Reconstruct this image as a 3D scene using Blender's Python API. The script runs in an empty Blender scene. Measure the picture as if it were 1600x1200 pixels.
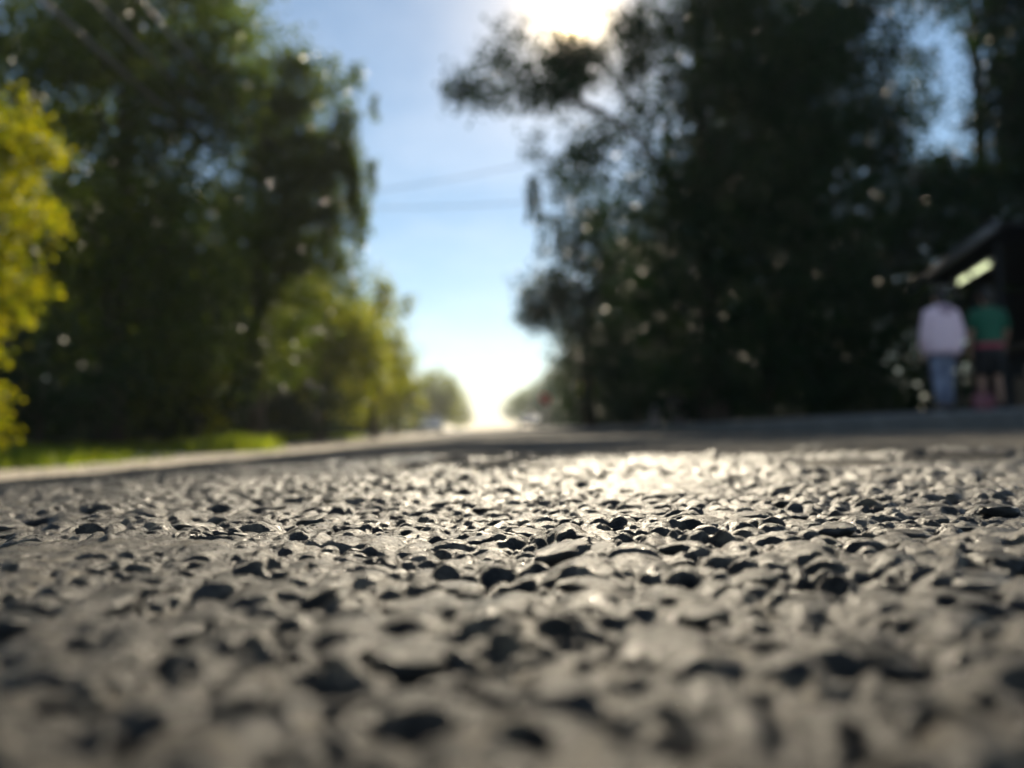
import bpy, bmesh, math, random
import numpy as np
from mathutils import Vector, Matrix

random.seed(7)
rng = np.random.default_rng(11)
scene = bpy.context.scene
COL = scene.collection
R = math.radians

# ------------------------------------------------------------------ camera
CAM_H = 0.020
cam_data = bpy.data.cameras.new('camera')
cam_data.sensor_width = 36.0
cam_data.lens = 27.0
cam_data.clip_start = 0.002
cam_data.clip_end = 5000
cam_data.dof.use_dof = True
cam_data.dof.focus_distance = 0.140
cam_data.dof.aperture_fstop = 12.0
cam = bpy.data.objects.new('camera', cam_data)
COL.objects.link(cam)
YAW, PITCH, ROLL = R(-2.6), R(3.35), R(-1.2)
cam.matrix_world = (Matrix.Translation((0, 0, CAM_H)) @ Matrix.Rotation(YAW, 4, 'Z')
                    @ Matrix.Rotation(math.pi / 2 + PITCH, 4, 'X') @ Matrix.Rotation(ROLL, 4, 'Z'))
scene.camera = cam

# ------------------------------------------------------------------ sky, sun, exposure
SUN_EL, SUN_AZ = R(28.9), R(7.9)          # azimuth measured from +Y towards +X
sun_dir = Vector((math.sin(SUN_AZ) * math.cos(SUN_EL), math.cos(SUN_AZ) * math.cos(SUN_EL), math.sin(SUN_EL)))
world = bpy.data.worlds.new('World')
scene.world = world
world.use_nodes = True
wt = world.node_tree
for n in list(wt.nodes):
    wt.nodes.remove(n)


def wn(t, **kw):
    n = wt.nodes.new(t)
    for k, v in kw.items():
        setattr(n, k, v)
    return n


def wl(a, b):
    wt.links.new(a, b)


def wmath(op, a, b=None):
    n = wn('ShaderNodeMath', operation=op)
    for i, v in enumerate((a, b)):
        if v is None:
            continue
        if isinstance(v, (int, float)):
            n.inputs[i].default_value = v
        else:
            wl(v, n.inputs[i])
    return n.outputs[0]


sky = wn('ShaderNodeTexSky', sky_type='NISHITA', sun_disc=False)
sky.sun_elevation = SUN_EL
sky.sun_rotation = SUN_AZ
sky.air_density = 1.0
sky.dust_density = 0.08
sky.ozone_density = 1.3
SKY_STRENGTH = 0.070
tc = wn('ShaderNodeTexCoord')
# thin high clouds
sep = wn('ShaderNodeSeparateXYZ')
wl(tc.outputs['Generated'], sep.inputs[0])
zz = wmath('ADD', wmath('MAXIMUM', sep.outputs['Z'], 0.0), 0.12)
comb = wn('ShaderNodeCombineXYZ')
wl(wmath('DIVIDE', sep.outputs['X'], zz), comb.inputs['X'])
wl(wmath('DIVIDE', sep.outputs['Y'], zz), comb.inputs['Y'])
cn = wn('ShaderNodeTexNoise')
cn.inputs['Scale'].default_value = 0.9
cn.inputs['Detail'].default_value = 6
cn.inputs['Roughness'].default_value = 0.55
wl(comb.outputs[0], cn.inputs['Vector'])
cr = wn('ShaderNodeMapRange')
cr.inputs['From Min'].default_value = 0.44
cr.inputs['From Max'].default_value = 0.78
cr.inputs['To Max'].default_value = 0.35
wl(cn.outputs['Fac'], cr.inputs['Value'])
cloudmix = wn('ShaderNodeMix', data_type='RGBA')
cloudmix.inputs['B'].default_value = (11.0, 11.6, 12.4, 1)
wl(cr.outputs[0], cloudmix.inputs['Factor'])
hs = wn('ShaderNodeHueSaturation')
hs.inputs['Saturation'].default_value = 1.05
hs.inputs['Hue'].default_value = 0.493
wl(sky.outputs['Color'], hs.inputs['Color'])
wl(hs.outputs['Color'], cloudmix.inputs['A'])
# the sun's aureole in the thin cloud (all round the sun's own direction)
dot = wn('ShaderNodeVectorMath', operation='DOT_PRODUCT')
nrm = wn('ShaderNodeVectorMath', operation='NORMALIZE')
wl(tc.outputs['Generated'], nrm.inputs[0])
wl(nrm.outputs['Vector'], dot.inputs[0])
dot.inputs[1].default_value = sun_dir
ang = wmath('ARCCOSINE', wmath('MINIMUM', dot.outputs['Value'], 0.9999999))


def gauss(sig_deg, amp):
    q = wmath('DIVIDE', ang, R(sig_deg))
    return wmath('MULTIPLY', wmath('EXPONENT', wmath('MULTIPLY', wmath('MULTIPLY', q, q), -1.0)), amp)


aur = wmath('ADD', wmath('ADD', gauss(0.72, 1000.0), gauss(2.4, 26.0)), gauss(7.0, 5.0))
aurc = wn('ShaderNodeMix', data_type='RGBA', blend_type='MULTIPLY')
aurc.inputs['Factor'].default_value = 1.0
aurc.inputs['B'].default_value = (1.0, 0.70, 0.30, 1)
wl(aur, aurc.inputs['A'])
addc = wn('ShaderNodeMix', data_type='RGBA', blend_type='ADD')
addc.inputs['Factor'].default_value = 1.0
wl(cloudmix.outputs['Result'], addc.inputs['A'])
wl(aurc.outputs['Result'], addc.inputs['B'])
bg = wn('ShaderNodeBackground')
bg.inputs['Strength'].default_value = SKY_STRENGTH
wl(addc.outputs['Result'], bg.inputs['Color'])
wo = wn('ShaderNodeOutputWorld')
wl(bg.outputs[0], wo.inputs['Surface'])

sl = bpy.data.lights.new('sun', 'SUN')
sl.energy = 4.6
sl.angle = R(0.53)
sl.color = (1.0, 0.87, 0.66)
so = bpy.data.objects.new('sun', sl)
so.rotation_euler = sun_dir.to_track_quat('Z', 'Y').to_euler()
so.location = (0, 0, 30)
COL.objects.link(so)

vs = scene.view_settings
vs.view_transform = 'Standard'
vs.look = 'None'
vs.exposure = 0.72
vs.gamma = 1.0
vs.use_curve_mapping = False
scene.render.engine = 'CYCLES'
cy = scene.cycles
cy.max_bounces = 6
cy.diffuse_bounces = 3
cy.glossy_bounces = 3
cy.transmission_bounces = 3
cy.transparent_max_bounces = 6
cy.volume_bounces = 0
cy.use_denoising = True
cy.caustics_reflective = False
cy.caustics_refractive = False


# ------------------------------------------------------------------ helpers
def tag(o, label=None, cat=None, group=None, kind=None):
    if label: o['label'] = label
    if cat: o['category'] = cat
    if group: o['group'] = group
    if kind: o['kind'] = kind
    return o


def link(name, me, mat=None, parent=None, kind=None, smooth=False):
    o = bpy.data.objects.new(name, me)
    COL.objects.link(o)
    if mat is not None and not me.materials:
        me.materials.append(mat)
    if parent is not None:
        o.parent = parent
    if kind:
        o['kind'] = kind
    if smooth:
        me.polygons.foreach_set('use_smooth', np.ones(len(me.polygons), dtype=bool))
    return o


def thing(name, label, cat, loc=(0, 0, 0), rz=0.0, group=None):
    o = bpy.data.objects.new(name, None)
    o.empty_display_size = 0.1
    COL.objects.link(o)
    o.location = loc
    o.rotation_euler = (0, 0, rz)
    return tag(o, label, cat, group)


def quads_mesh(name, verts, faces):
    """verts (n,3), faces (m,4) numpy -> mesh"""
    me = bpy.data.meshes.new(name)
    n, m = len(verts), len(faces)
    k = faces.shape[1]
    me.vertices.add(n)
    me.vertices.foreach_set('co', np.ascontiguousarray(verts, dtype=np.float32).ravel())
    me.loops.add(m * k)
    me.loops.foreach_set('vertex_index', np.ascontiguousarray(faces, dtype=np.int32).ravel())
    me.polygons.add(m)
    me.polygons.foreach_set('loop_start', np.arange(0, m * k, k, dtype=np.int32))
    me.polygons.foreach_set('loop_total', np.full(m, k, dtype=np.int32))
    me.update(calc_edges=True)
    return me


class MB:
    """collects shapes, links them as one mesh object"""
    def __init__(self):
        self.bm = bmesh.new()

    def box(self, c, s, rot=None, bev=0.0):
        r = bmesh.ops.create_cube(self.bm, size=1.0)
        vs_ = r['verts']
        bmesh.ops.scale(self.bm, vec=s, verts=vs_)
        if bev:
            es = list({e for v in vs_ for e in v.link_edges})
            rb = bmesh.ops.bevel(self.bm, geom=es, offset=bev, segments=2, affect='EDGES', profile=0.5)
            vs_ = list({v for f in rb['faces'] for v in f.verts} | {v for v in vs_ if v.is_valid})
        if rot is not None:
            bmesh.ops.rotate(self.bm, cent=(0, 0, 0), matrix=rot, verts=vs_)
        bmesh.ops.translate(self.bm, vec=c, verts=vs_)
        return self

    def tube(self, pts, radii, n=8, cap=True):
        pts = [Vector(p) for p in pts]
        if isinstance(radii, (int, float)):
            radii = [radii] * len(pts)
        rings = []
        up = Vector((0.13, 0.31, 0.94))
        for i, p in enumerate(pts):
            a = pts[max(i - 1, 0)]
            b = pts[min(i + 1, len(pts) - 1)]
            t = (b - a).normalized()
            u = t.cross(up)
            if u.length < 1e-4:
                u = t.cross(Vector((1, 0, 0)))
            u.normalize()
            w = t.cross(u)
            rings.append([self.bm.verts.new(p + radii[i] * (math.cos(2 * math.pi * k / n) * u + math.sin(2 * math.pi * k / n) * w)) for k in range(n)])
        for r0, r1 in zip(rings, rings[1:]):
            for k in range(n):
                self.bm.faces.new((r0[k], r0[(k + 1) % n], r1[(k + 1) % n], r1[k]))
        if cap:
            self.bm.faces.new(rings[0][::-1])
            self.bm.faces.new(rings[-1])
        return self

    def loft(self, rings, cap=True):
        rr = [[self.bm.verts.new(p) for p in ring] for ring in rings]
        n = len(rr[0])
        for r0, r1 in zip(rr, rr[1:]):
            for k in range(n):
                self.bm.faces.new((r0[k], r0[(k + 1) % n], r1[(k + 1) % n], r1[k]))
        if cap:
            self.bm.faces.new(rr[0][::-1])
            self.bm.faces.new(rr[-1])
        return self

    def ball(self, c, s, sub=2):
        r = bmesh.ops.create_icosphere(self.bm, subdivisions=sub, radius=1.0)
        bmesh.ops.scale(self.bm, vec=s, verts=r['verts'])
        bmesh.ops.translate(self.bm, vec=c, verts=r['verts'])
        return self

    def build(self, name, mat, parent=None, smooth=False, kind=None):
        me = bpy.data.meshes.new(name)
        bmesh.ops.recalc_face_normals(self.bm, faces=self.bm.faces[:])
        self.bm.to_mesh(me)
        self.bm.free()
        return link(name, me, mat, parent, kind, smooth)


def hash2(ix, iy, seed):
    h = (ix.astype(np.int64) * 374761393 + iy.astype(np.int64) * 668265263 + seed * 1442695040888963) & 0x7fffffff
    h = ((h ^ (h >> 13)) * 1274126177) & 0x7fffffff
    h = ((h ^ (h >> 16)) * 2246822519) & 0x7fffffff
    return (h & 0xffffff) / float(0x1000000)


def vnoise(x, y, seed):
    ix, iy = np.floor(x), np.floor(y)
    fx, fy = x - ix, y - iy
    fx = fx * fx * (3 - 2 * fx)
    fy = fy * fy * (3 - 2 * fy)
    a = hash2(ix, iy, seed); b = hash2(ix + 1, iy, seed)
    c = hash2(ix, iy + 1, seed); d = hash2(ix + 1, iy + 1, seed)
    return (a + (b - a) * fx) * (1 - fy) + (c + (d - c) * fx) * fy - 0.5


def bumps(x, y, cell, prob, seed, rmin, rmax, power=2.5):
    """height field of separate rounded stones: 0..1, each at its own place, size and stretch"""
    out = np.zeros_like(x)
    cx, cy_ = np.floor(x / cell), np.floor(y / cell)
    for dx in (-1, 0, 1):
        for dy in (-1, 0, 1):
            ix, iy = cx + dx, cy_ + dy
            on = hash2(ix, iy, seed) < prob
            px = (ix + 0.15 + 0.7 * hash2(ix, iy, seed + 1)) * cell
            py = (iy + 0.15 + 0.7 * hash2(ix, iy, seed + 2)) * cell
            r = (rmin + (rmax - rmin) * hash2(ix, iy, seed + 3) ** 1.5) * cell
            a = hash2(ix, iy, seed + 4) * 3.1416
            st = 0.6 + 0.4 * hash2(ix, iy, seed + 5)
            hh = 0.45 + 0.55 * hash2(ix, iy, seed + 6)
            ux = (x - px) * np.cos(a) + (y - py) * np.sin(a)
            uy = (-(x - px) * np.sin(a) + (y - py) * np.cos(a)) / st
            q = np.sqrt(ux * ux + uy * uy) / r
            q = q * (1 + 0.35 * vnoise(ux / r * 1.4 + ix * 7.1, uy / r * 1.4 + iy * 3.3, seed + 9))
            v = np.clip(1 - q ** power, 0, 1) ** 0.85 * hh
            out = np.where(on, np.maximum(out, v), out)
    return out


# ------------------------------------------------------------------ materials
def mat_base(name):
    m = bpy.data.materials.new(name)
    m.use_nodes = True
    nt = m.node_tree
    return m, nt, nt.nodes['Principled BSDF']


def noise_node(nt, scale, detail=4, rough=0.55, coord='Object'):
    t = nt.nodes.new('ShaderNodeTexCoord')
    n = nt.nodes.new('ShaderNodeTexNoise')
    n.inputs['Scale'].default_value = scale
    n.inputs['Detail'].default_value = detail
    n.inputs['Roughness'].default_value = rough
    nt.links.new(t.outputs[coord], n.inputs['Vector'])
    return n.outputs['Fac']


def ramp(nt, fac, stops):
    r = nt.nodes.new('ShaderNodeValToRGB')
    el = r.color_ramp.elements
    while len(el) < len(stops):
        el.new(0.5)
    for e, (p, c) in zip(el, stops):
        e.position = p
        e.color = (*c, 1)
    nt.links.new(fac, r.inputs['Fac'])
    return r.outputs['Color']


def simple_mat(name, c0, c1, scale=8.0, rough=0.6, bump=0.0, bump_scale=40.0, metallic=0.0, spec=0.5):
    m, nt, b = mat_base(name)
    nt.links.new(ramp(nt, noise_node(nt, scale), [(0.3, c0), (0.7, c1)]), b.inputs['Base Color'])
    b.inputs['Roughness'].default_value = rough
    b.inputs['Metallic'].default_value = metallic
    b.inputs['Specular IOR Level'].default_value = spec
    if bump:
        bp = nt.nodes.new('ShaderNodeBump')
        bp.inputs['Distance'].default_value = bump
        nt.links.new(noise_node(nt, bump_scale, 6), bp.inputs['Height'])
        nt.links.new(bp.outputs['Normal'], b.inputs['Normal'])
    return m


def asphalt_mat(name, fine, c0, c1, c2, r0, r1, spec=0.5, obj_tone=False):
    m, nt, b = mat_base(name)
    L = nt.links.new
    n1 = noise_node(nt, 260 if fine else 9, 5, 0.6)
    n2 = noise_node(nt, 22 if fine else 1.2, 3)
    c = ramp(nt, n1, [(0.28, c0), (0.5, c1), (0.75, c2)])
    d = ramp(nt, n2, [(0.3, (0.72, 0.72, 0.74)), (0.7, (1.15, 1.1, 1.02))])
    mx = nt.nodes.new('ShaderNodeMix'); mx.data_type = 'RGBA'; mx.blend_type = 'MULTIPLY'
    mx.inputs['Factor'].default_value = 1.0
    L(c, mx.inputs['A']); L(d, mx.inputs['B'])
    if fine:                                            # every stone its own tone
        tcv = nt.nodes.new('ShaderNodeTexCoord')
        vo = nt.nodes.new('ShaderNodeTexVoronoi')
        vo.inputs['Scale'].default_value = 190
        L(tcv.outputs['Object'], vo.inputs['Vector'])
        sv = nt.nodes.new('ShaderNodeSeparateColor')
        L(vo.outputs['Color'], sv.inputs['Color'])
        tone = ramp(nt, sv.outputs['Red'], [(0.0, (0.45, 0.46, 0.50)), (0.45, (0.85, 0.84, 0.84)), (0.8, (1.15, 1.08, 0.98)), (1.0, (1.75, 1.62, 1.42))])
        mt = nt.nodes.new('ShaderNodeMix'); mt.data_type = 'RGBA'; mt.blend_type = 'MULTIPLY'
        mt.inputs['Factor'].default_value = 0.85
        L(mx.outputs['Result'], mt.inputs['A']); L(tone, mt.inputs['B'])
        mx = mt
    if obj_tone:
        oi = nt.nodes.new('ShaderNodeObjectInfo')
        tone2 = ramp(nt, oi.outputs['Random'], [(0.0, (0.5, 0.5, 0.53)), (0.5, (0.9, 0.9, 0.9)), (1.0, (1.6, 1.5, 1.35))])
        m2 = nt.nodes.new('ShaderNodeMix'); m2.data_type = 'RGBA'; m2.blend_type = 'MULTIPLY'
        m2.inputs['Factor'].default_value = 1.0
        L(mx.outputs['Result'], m2.inputs['A']); L(tone2, m2.inputs['B'])
        mx = m2
    L(mx.outputs['Result'], b.inputs['Base Color'])
    mr = nt.nodes.new('ShaderNodeMapRange')
    mr.inputs['From Min'].default_value = 0.3; mr.inputs['From Max'].default_value = 0.7
    mr.inputs['To Min'].default_value = r0; mr.inputs['To Max'].default_value = r1
    L(noise_node(nt, 700 if fine else 20, 3), mr.inputs['Value'])
    if fine:                                            # polished grains that glint in the sun
        gl = ramp(nt, noise_node(nt, 1300, 2), [(0.60, (0, 0, 0)), (0.66, (1, 1, 1))])
        mg = nt.nodes.new('ShaderNodeMix')
        mg.inputs['B'].default_value = 0.16
        L(gl, mg.inputs['Factor']); L(mr.outputs[0], mg.inputs['A'])
        L(mg.outputs['Result'], b.inputs['Roughness'])
    else:
        L(mr.outputs[0], b.inputs['Roughness'])
    b.inputs['Specular IOR Level'].default_value = spec
    bp = nt.nodes.new('ShaderNodeBump')
    bp.inputs['Distance'].default_value = 0.0007 if fine else 0.006
    bp.inputs['Strength'].default_value = 1.0
    L(noise_node(nt, 950 if fine else 60, 6, 0.72), bp.inputs['Height'])
    L(bp.outputs['Normal'], b.inputs['Normal'])
    return m


def leaf_mat(name, c0, c1, trans, tfac, rough=0.42, spec=0.12):
    m, nt, b = mat_base(name)
    L = nt.links.new
    g = nt.nodes.new('ShaderNodeNewGeometry')
    col = ramp(nt, g.outputs['Random Per Island'], [(0.0, c0), (1.0, c1)])
    L(col, b.inputs['Base Color'])
    b.inputs['Roughness'].default_value = rough
    b.inputs['Specular IOR Level'].default_value = spec
    tr = nt.nodes.new('ShaderNodeBsdfTranslucent')
    tcx = ramp(nt, g.outputs['Random Per Island'], [(0.0, tuple(k * v for k, v in zip((0.35, 0.5, 0.5), trans))), (1.0, trans)])
    L(tcx, tr.inputs['Color'])
    ms = nt.nodes.new('ShaderNodeMixShader')
    ms.inputs[0].default_value = tfac
    L(b.outputs[0], ms.inputs[1]); L(tr.outputs[0], ms.inputs[2])
    L(ms.outputs[0], nt.nodes['Material Output'].inputs['Surface'])
    return m


def emit_mat(name, color, strength):
    m, nt, b = mat_base(name)
    b.inputs['Base Color'].default_value = (*color, 1)
    b.inputs['Emission Color'].default_value = (*color, 1)
    b.inputs['Emission Strength'].default_value = strength
    return m


M = {}
M['asphalt_near'] = asphalt_mat('asphalt_near', True, (0.013, 0.013, 0.014), (0.056, 0.053, 0.048), (0.175, 0.157, 0.127), 0.28, 0.44, 0.11)
M['aggregate'] = asphalt_mat('aggregate', True, (0.022, 0.022, 0.023), (0.055, 0.053, 0.050), (0.14, 0.127, 0.105), 0.26, 0.44, 0.34, True)
M['asphalt_far'] = asphalt_mat('asphalt_far', False, (0.06, 0.057, 0.053), (0.095, 0.088, 0.078), (0.16, 0.142, 0.115), 0.75, 0.92, 0.05)
M['dirt'] = simple_mat('dirt', (0.36, 0.30, 0.22), (0.50, 0.43, 0.33), 3.0, 0.85, 0.01, 40)
M['pebble'] = simple_mat('pebble', (0.22, 0.19, 0.15), (0.42, 0.37, 0.30), 9.0, 0.7)
M['pavement'] = simple_mat('pavement', (0.10, 0.10, 0.10), (0.17, 0.165, 0.16), 5.0, 0.75, 0.004, 60)
M['kerb'] = simple_mat('kerb', (0.13, 0.13, 0.125), (0.22, 0.215, 0.205), 6.0, 0.8, 0.004, 50)
M['soil'] = simple_mat('soil', (0.030, 0.034, 0.014), (0.065, 0.060, 0.028), 1.5, 0.9, 0.03, 12)
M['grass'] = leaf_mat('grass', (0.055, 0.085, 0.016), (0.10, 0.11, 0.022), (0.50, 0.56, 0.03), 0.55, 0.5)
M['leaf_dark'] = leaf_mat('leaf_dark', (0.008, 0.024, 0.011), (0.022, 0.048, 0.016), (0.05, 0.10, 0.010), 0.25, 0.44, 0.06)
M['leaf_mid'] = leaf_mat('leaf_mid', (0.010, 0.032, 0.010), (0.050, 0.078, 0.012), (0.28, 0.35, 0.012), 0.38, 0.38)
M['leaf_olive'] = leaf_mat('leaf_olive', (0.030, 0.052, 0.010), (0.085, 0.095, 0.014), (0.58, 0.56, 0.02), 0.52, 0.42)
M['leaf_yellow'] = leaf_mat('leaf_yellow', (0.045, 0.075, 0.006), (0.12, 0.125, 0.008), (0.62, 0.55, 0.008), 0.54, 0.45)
M['bark'] = simple_mat('bark', (0.035, 0.026, 0.018), (0.085, 0.065, 0.048), 14.0, 0.9, 0.02, 30)
M['cable'] = simple_mat('cable', (0.14, 0.13, 0.13), (0.22, 0.20, 0.19), 20.0, 0.3, metallic=0.5)
M['wood'] = simple_mat('wood', (0.10, 0.07, 0.045), (0.19, 0.14, 0.09), 12.0, 0.75, 0.004, 60)
M['pole_wood'] = simple_mat('pole_wood', (0.06, 0.05, 0.04), (0.12, 0.10, 0.08), 12.0, 0.85, 0.006, 40)
M['wall'] = simple_mat('wall', (0.018, 0.02, 0.022), (0.03, 0.032, 0.035), 4.0, 0.8)
M['roof_metal'] = simple_mat('roof_metal', (0.05, 0.052, 0.06), (0.09, 0.095, 0.105), 5.0, 0.55)
M['dark_metal'] = simple_mat('dark_metal', (0.015, 0.015, 0.016), (0.03, 0.03, 0.032), 9.0, 0.7, spec=0.15)
M['glass'] = simple_mat('glass', (0.015, 0.018, 0.02), (0.03, 0.033, 0.036), 2.0, 0.06, spec=0.8)
M['tube'] = emit_mat('tube', (0.93, 1.0, 0.60), 0.95)
M['housing'] = simple_mat('housing', (0.45, 0.45, 0.43), (0.6, 0.6, 0.57), 5.0, 0.5)
M['skin'] = simple_mat('skin', (0.34, 0.19, 0.13), (0.46, 0.27, 0.19), 12.0, 0.55)
M['hair'] = simple_mat('hair', (0.010, 0.008, 0.007), (0.025, 0.018, 0.014), 60.0, 0.5)
M['pink'] = simple_mat('pink', (0.84, 0.62, 0.74), (0.90, 0.70, 0.80), 6.0, 0.8, 0.01, 14)
M['pink_dark'] = simple_mat('pink_dark', (0.40, 0.28, 0.38), (0.50, 0.36, 0.46), 6.0, 0.85)
M['jeans'] = simple_mat('jeans', (0.06, 0.08, 0.15), (0.28, 0.32, 0.44), 5.0, 0.85, 0.004, 40)
M['green'] = simple_mat('green', (0.004, 0.075, 0.045), (0.008, 0.125, 0.07), 5.0, 0.8, 0.006, 20)
M['red_cloth'] = simple_mat('red_cloth', (0.30, 0.03, 0.06), (0.42, 0.06, 0.10), 7.0, 0.8)
M['black_cloth'] = simple_mat('black_cloth', (0.010, 0.010, 0.012), (0.022, 0.022, 0.026), 7.0, 0.85)
M['white_rubber'] = simple_mat('white_rubber', (0.45, 0.45, 0.45), (0.6, 0.6, 0.6), 7.0, 0.6)
M['eye'] = simple_mat('eye', (0.6, 0.6, 0.58), (0.7, 0.7, 0.68), 3.0, 0.2)
M['bag_pink'] = simple_mat('bag_pink', (0.16, 0.05, 0.07), (0.22, 0.07, 0.09), 6.0, 0.6, 0.006, 18)
M['sack'] = simple_mat('sack', (0.46, 0.38, 0.27), (0.60, 0.51, 0.38), 8.0, 0.85, 0.008, 25)
M['rock'] = simple_mat('rock', (0.26, 0.22, 0.22), (0.46, 0.40, 0.39), 5.0, 0.85, 0.02, 14)
M['sign_yellow'] = simple_mat('sign_yellow', (0.66, 0.56, 0.03), (0.76, 0.66, 0.05), 3.0, 0.45)
M['sign_red'] = simple_mat('sign_red', (0.60, 0.05, 0.03), (0.68, 0.07, 0.05), 3.0, 0.45)
M['galv'] = simple_mat('galv', (0.30, 0.30, 0.31), (0.42, 0.42, 0.43), 9.0, 0.45, metallic=0.6)
M['car_silver'] = simple_mat('car_silver', (0.55, 0.56, 0.58), (0.62, 0.63, 0.65), 2.0, 0.25, metallic=0.5)
M['car_blue'] = simple_mat('car_blue', (0.07, 0.12, 0.20), (0.09, 0.15, 0.24), 2.0, 0.25, metallic=0.3)
M['tyre'] = simple_mat('tyre', (0.012, 0.012, 0.012), (0.022, 0.022, 0.022), 9.0, 0.8)
M['rim'] = simple_mat('rim', (0.4, 0.4, 0.42), (0.5, 0.5, 0.52), 9.0, 0.3, metallic=0.8)
M['head_glass'] = simple_mat('head_glass', (0.7, 0.7, 0.7), (0.8, 0.8, 0.8), 9.0, 0.1)
M['tail_glass'] = simple_mat('tail_glass', (0.45, 0.02, 0.02), (0.5, 0.03, 0.03), 9.0, 0.15)

# ------------------------------------------------------------------ ground profile
ROAD_L, ROAD_R, VERGE_L, PAVE_R = -2.2, 3.6, -4.9, 9.6


def f_y(y):
    return -0.09 * (1 - np.exp(-(y / 5.0) ** 2))


def road_z(x, y):
    xl = np.clip(-x, 0, 2.2)
    return f_y(y) - 0.140 * (1 - np.exp(-(xl / 1.15) ** 2))


def pave_z(x, y):
    return 0.12 + f_y(y) * 0.75 + 0.035 * np.clip(x - 4.2, 0, 4)


def verge_z(x, y):
    return road_z(x * 0 - 2.2, y) + 0.02 + 0.03 * np.clip(-5.0 - x, 0, 12)


def relief(x, y):
    """asphalt relief in metres: embedded stones, lost stones, hollows and grit"""
    r = np.hypot(x, y)
    wx = x + 0.0025 * vnoise(x / 0.012, y / 0.012, 50)
    wy = y + 0.0025 * vnoise(x / 0.012, y / 0.012, 51)
    # patches where bitumen covers the stones
    pat = vnoise(x / 0.055, y / 0.055, 60) + 0.5 * vnoise(x / 0.022, y / 0.022, 61)
    cover = np.clip((pat - 0.26) / 0.2, 0, 1) * np.clip((r - 0.16) / 0.1, 0, 1)
    cover = np.maximum(cover, 0.9 * np.exp(-(((x + 0.062) / 0.026) ** 2 + ((y - 0.116) / 0.012) ** 2) * (1 + 1.2 * vnoise(x / 0.011, y / 0.011, 95))))
    cell = 0.0034 * np.maximum(r, 0.03)                 # grid step here: no relief finer than the grid carries

    def ok(size):
        return np.clip(1.6 - 2.2 * cell / size, 0, 1)
    h = 0.0025 * bumps(wx, wy, 0.0092, 0.60, 100, 0.36, 0.68, 2.0) * (1 - 0.85 * cover) * ok(0.0065)
    h = np.maximum(h, 0.0020 * bumps(wx, wy, 0.0062, 0.85, 150, 0.36, 0.70, 2.0) * (1 - 0.85 * cover) * ok(0.005))
    h = np.maximum(h, 0.0014 * bumps(wx, wy, 0.0043, 0.88, 200, 0.36, 0.70, 2.0) * (1 - 0.8 * cover) * ok(0.0036))
    h = np.maximum(h, 0.0008 * bumps(wx, wy, 0.0027, 0.85, 250, 0.34, 0.68, 2.0) * (1 - 0.6 * cover) * ok(0.0024))
    h += 0.0012 * cover
    h -= 0.0034 * bumps(wx, wy, 0.0105, 0.42, 300, 0.18, 0.46, 2.0) * (1 - 0.7 * cover) * ok(0.005)
    h -= 0.0015 * bumps(wx, wy, 0.0045, 0.50, 400, 0.2, 0.5, 2.0) * (1 - 0.85 * cover) * ok(0.0034)
    h += 0.0034 * vnoise(x / 0.06, y / 0.06, 70) + 0.0034 * vnoise(x / 0.026, y / 0.026, 71) + 0.0014 * vnoise(x / 0.015, y / 0.015, 78)
    h += 0.0008 * vnoise(x / 0.0085, y / 0.0085, 76) * ok(0.0085) + 0.0005 * vnoise(x / 0.004, y / 0.004, 72) * ok(0.004)
    h += (0.00040 * vnoise(x / 0.0019, y / 0.0019, 73) * ok(0.0019) + 0.00022 * vnoise(x / 0.0011, y / 0.0011, 74) * ok(0.0013)) * (1 - 0.4 * cover)
    # the open hollow in the middle of the picture
    h -= 0.0022 * np.exp(-(((x - 0.000) / 0.016) ** 2 + ((y - 0.094) / 0.020) ** 2))
    # broad smooth swelling at the left
    h += 0.0016 * np.exp(-(((x + 0.055) / 0.032) ** 2 + ((y - 0.118) / 0.018) ** 2))
    return h


# ------------------------------------------------------------------ road
R_OUT = 3.15
th_c = np.arange(-R(38), R(38), 0.0032)
th_s = np.arange(R(38), R(322), 0.018)
th = np.concatenate([th_c, th_s])                      # measured from +Y, clockwise
rad = np.concatenate([np.linspace(0.004, 0.03, 14, endpoint=False), 0.03 * np.exp(np.arange(0, math.log(R_OUT / 0.03), 0.0034))])
nt_, nr_ = len(th), len(rad)
TT, RR = np.meshgrid(th, rad)
GX = (RR * np.sin(TT)).ravel()
GY = (RR * np.cos(TT)).ravel()
keep = (GX > ROAD_L) & (GX < ROAD_R)
GZ = road_z(GX, GY) + relief(GX, GY) * np.clip((R_OUT - RR.ravel()) / 0.6, 0.35, 1)
# the lens sits close to the ground: keep the road under it low
GZ = np.where(RR.ravel() < 0.035, np.minimum(GZ, 0.001), GZ)
idx = np.arange(nt_ * nr_).reshape(nr_, nt_)
i0 = idx[:-1, :]; i1 = np.roll(idx, -1, axis=1)[:-1, :]
i2 = np.roll(idx, -1, axis=1)[1:, :]; i3 = idx[1:, :]
F = np.stack([i0.ravel(), i3.ravel(), i2.ravel(), i1.ravel()], axis=1)
F = F[keep[F].all(axis=1)]
me = quads_mesh('road', np.stack([GX, GY, GZ], axis=1), F)
road = link('road', me, M['asphalt_near'], smooth=True)
# further out the grit is finer than the mesh: the plain rough asphalt takes over, in ragged patches
me.materials.append(M['asphalt_far'])
fr = RR.ravel()[F[:, 0]]
fn = vnoise(GX[F[:, 0]] / 0.09, GY[F[:, 0]] / 0.09, 90) + 0.7 * vnoise(GX[F[:, 0]] / 0.02, GY[F[:, 0]] / 0.02, 91)
me.polygons.foreach_set('material_index', ((fr + 0.9 * fn * np.clip(fr, 0, 0.5)) > 0.46).astype(np.int32))
tag(road, 'coarse worn grey asphalt road with embedded stones, seen from ground level', None, None, 'structure')


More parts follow.
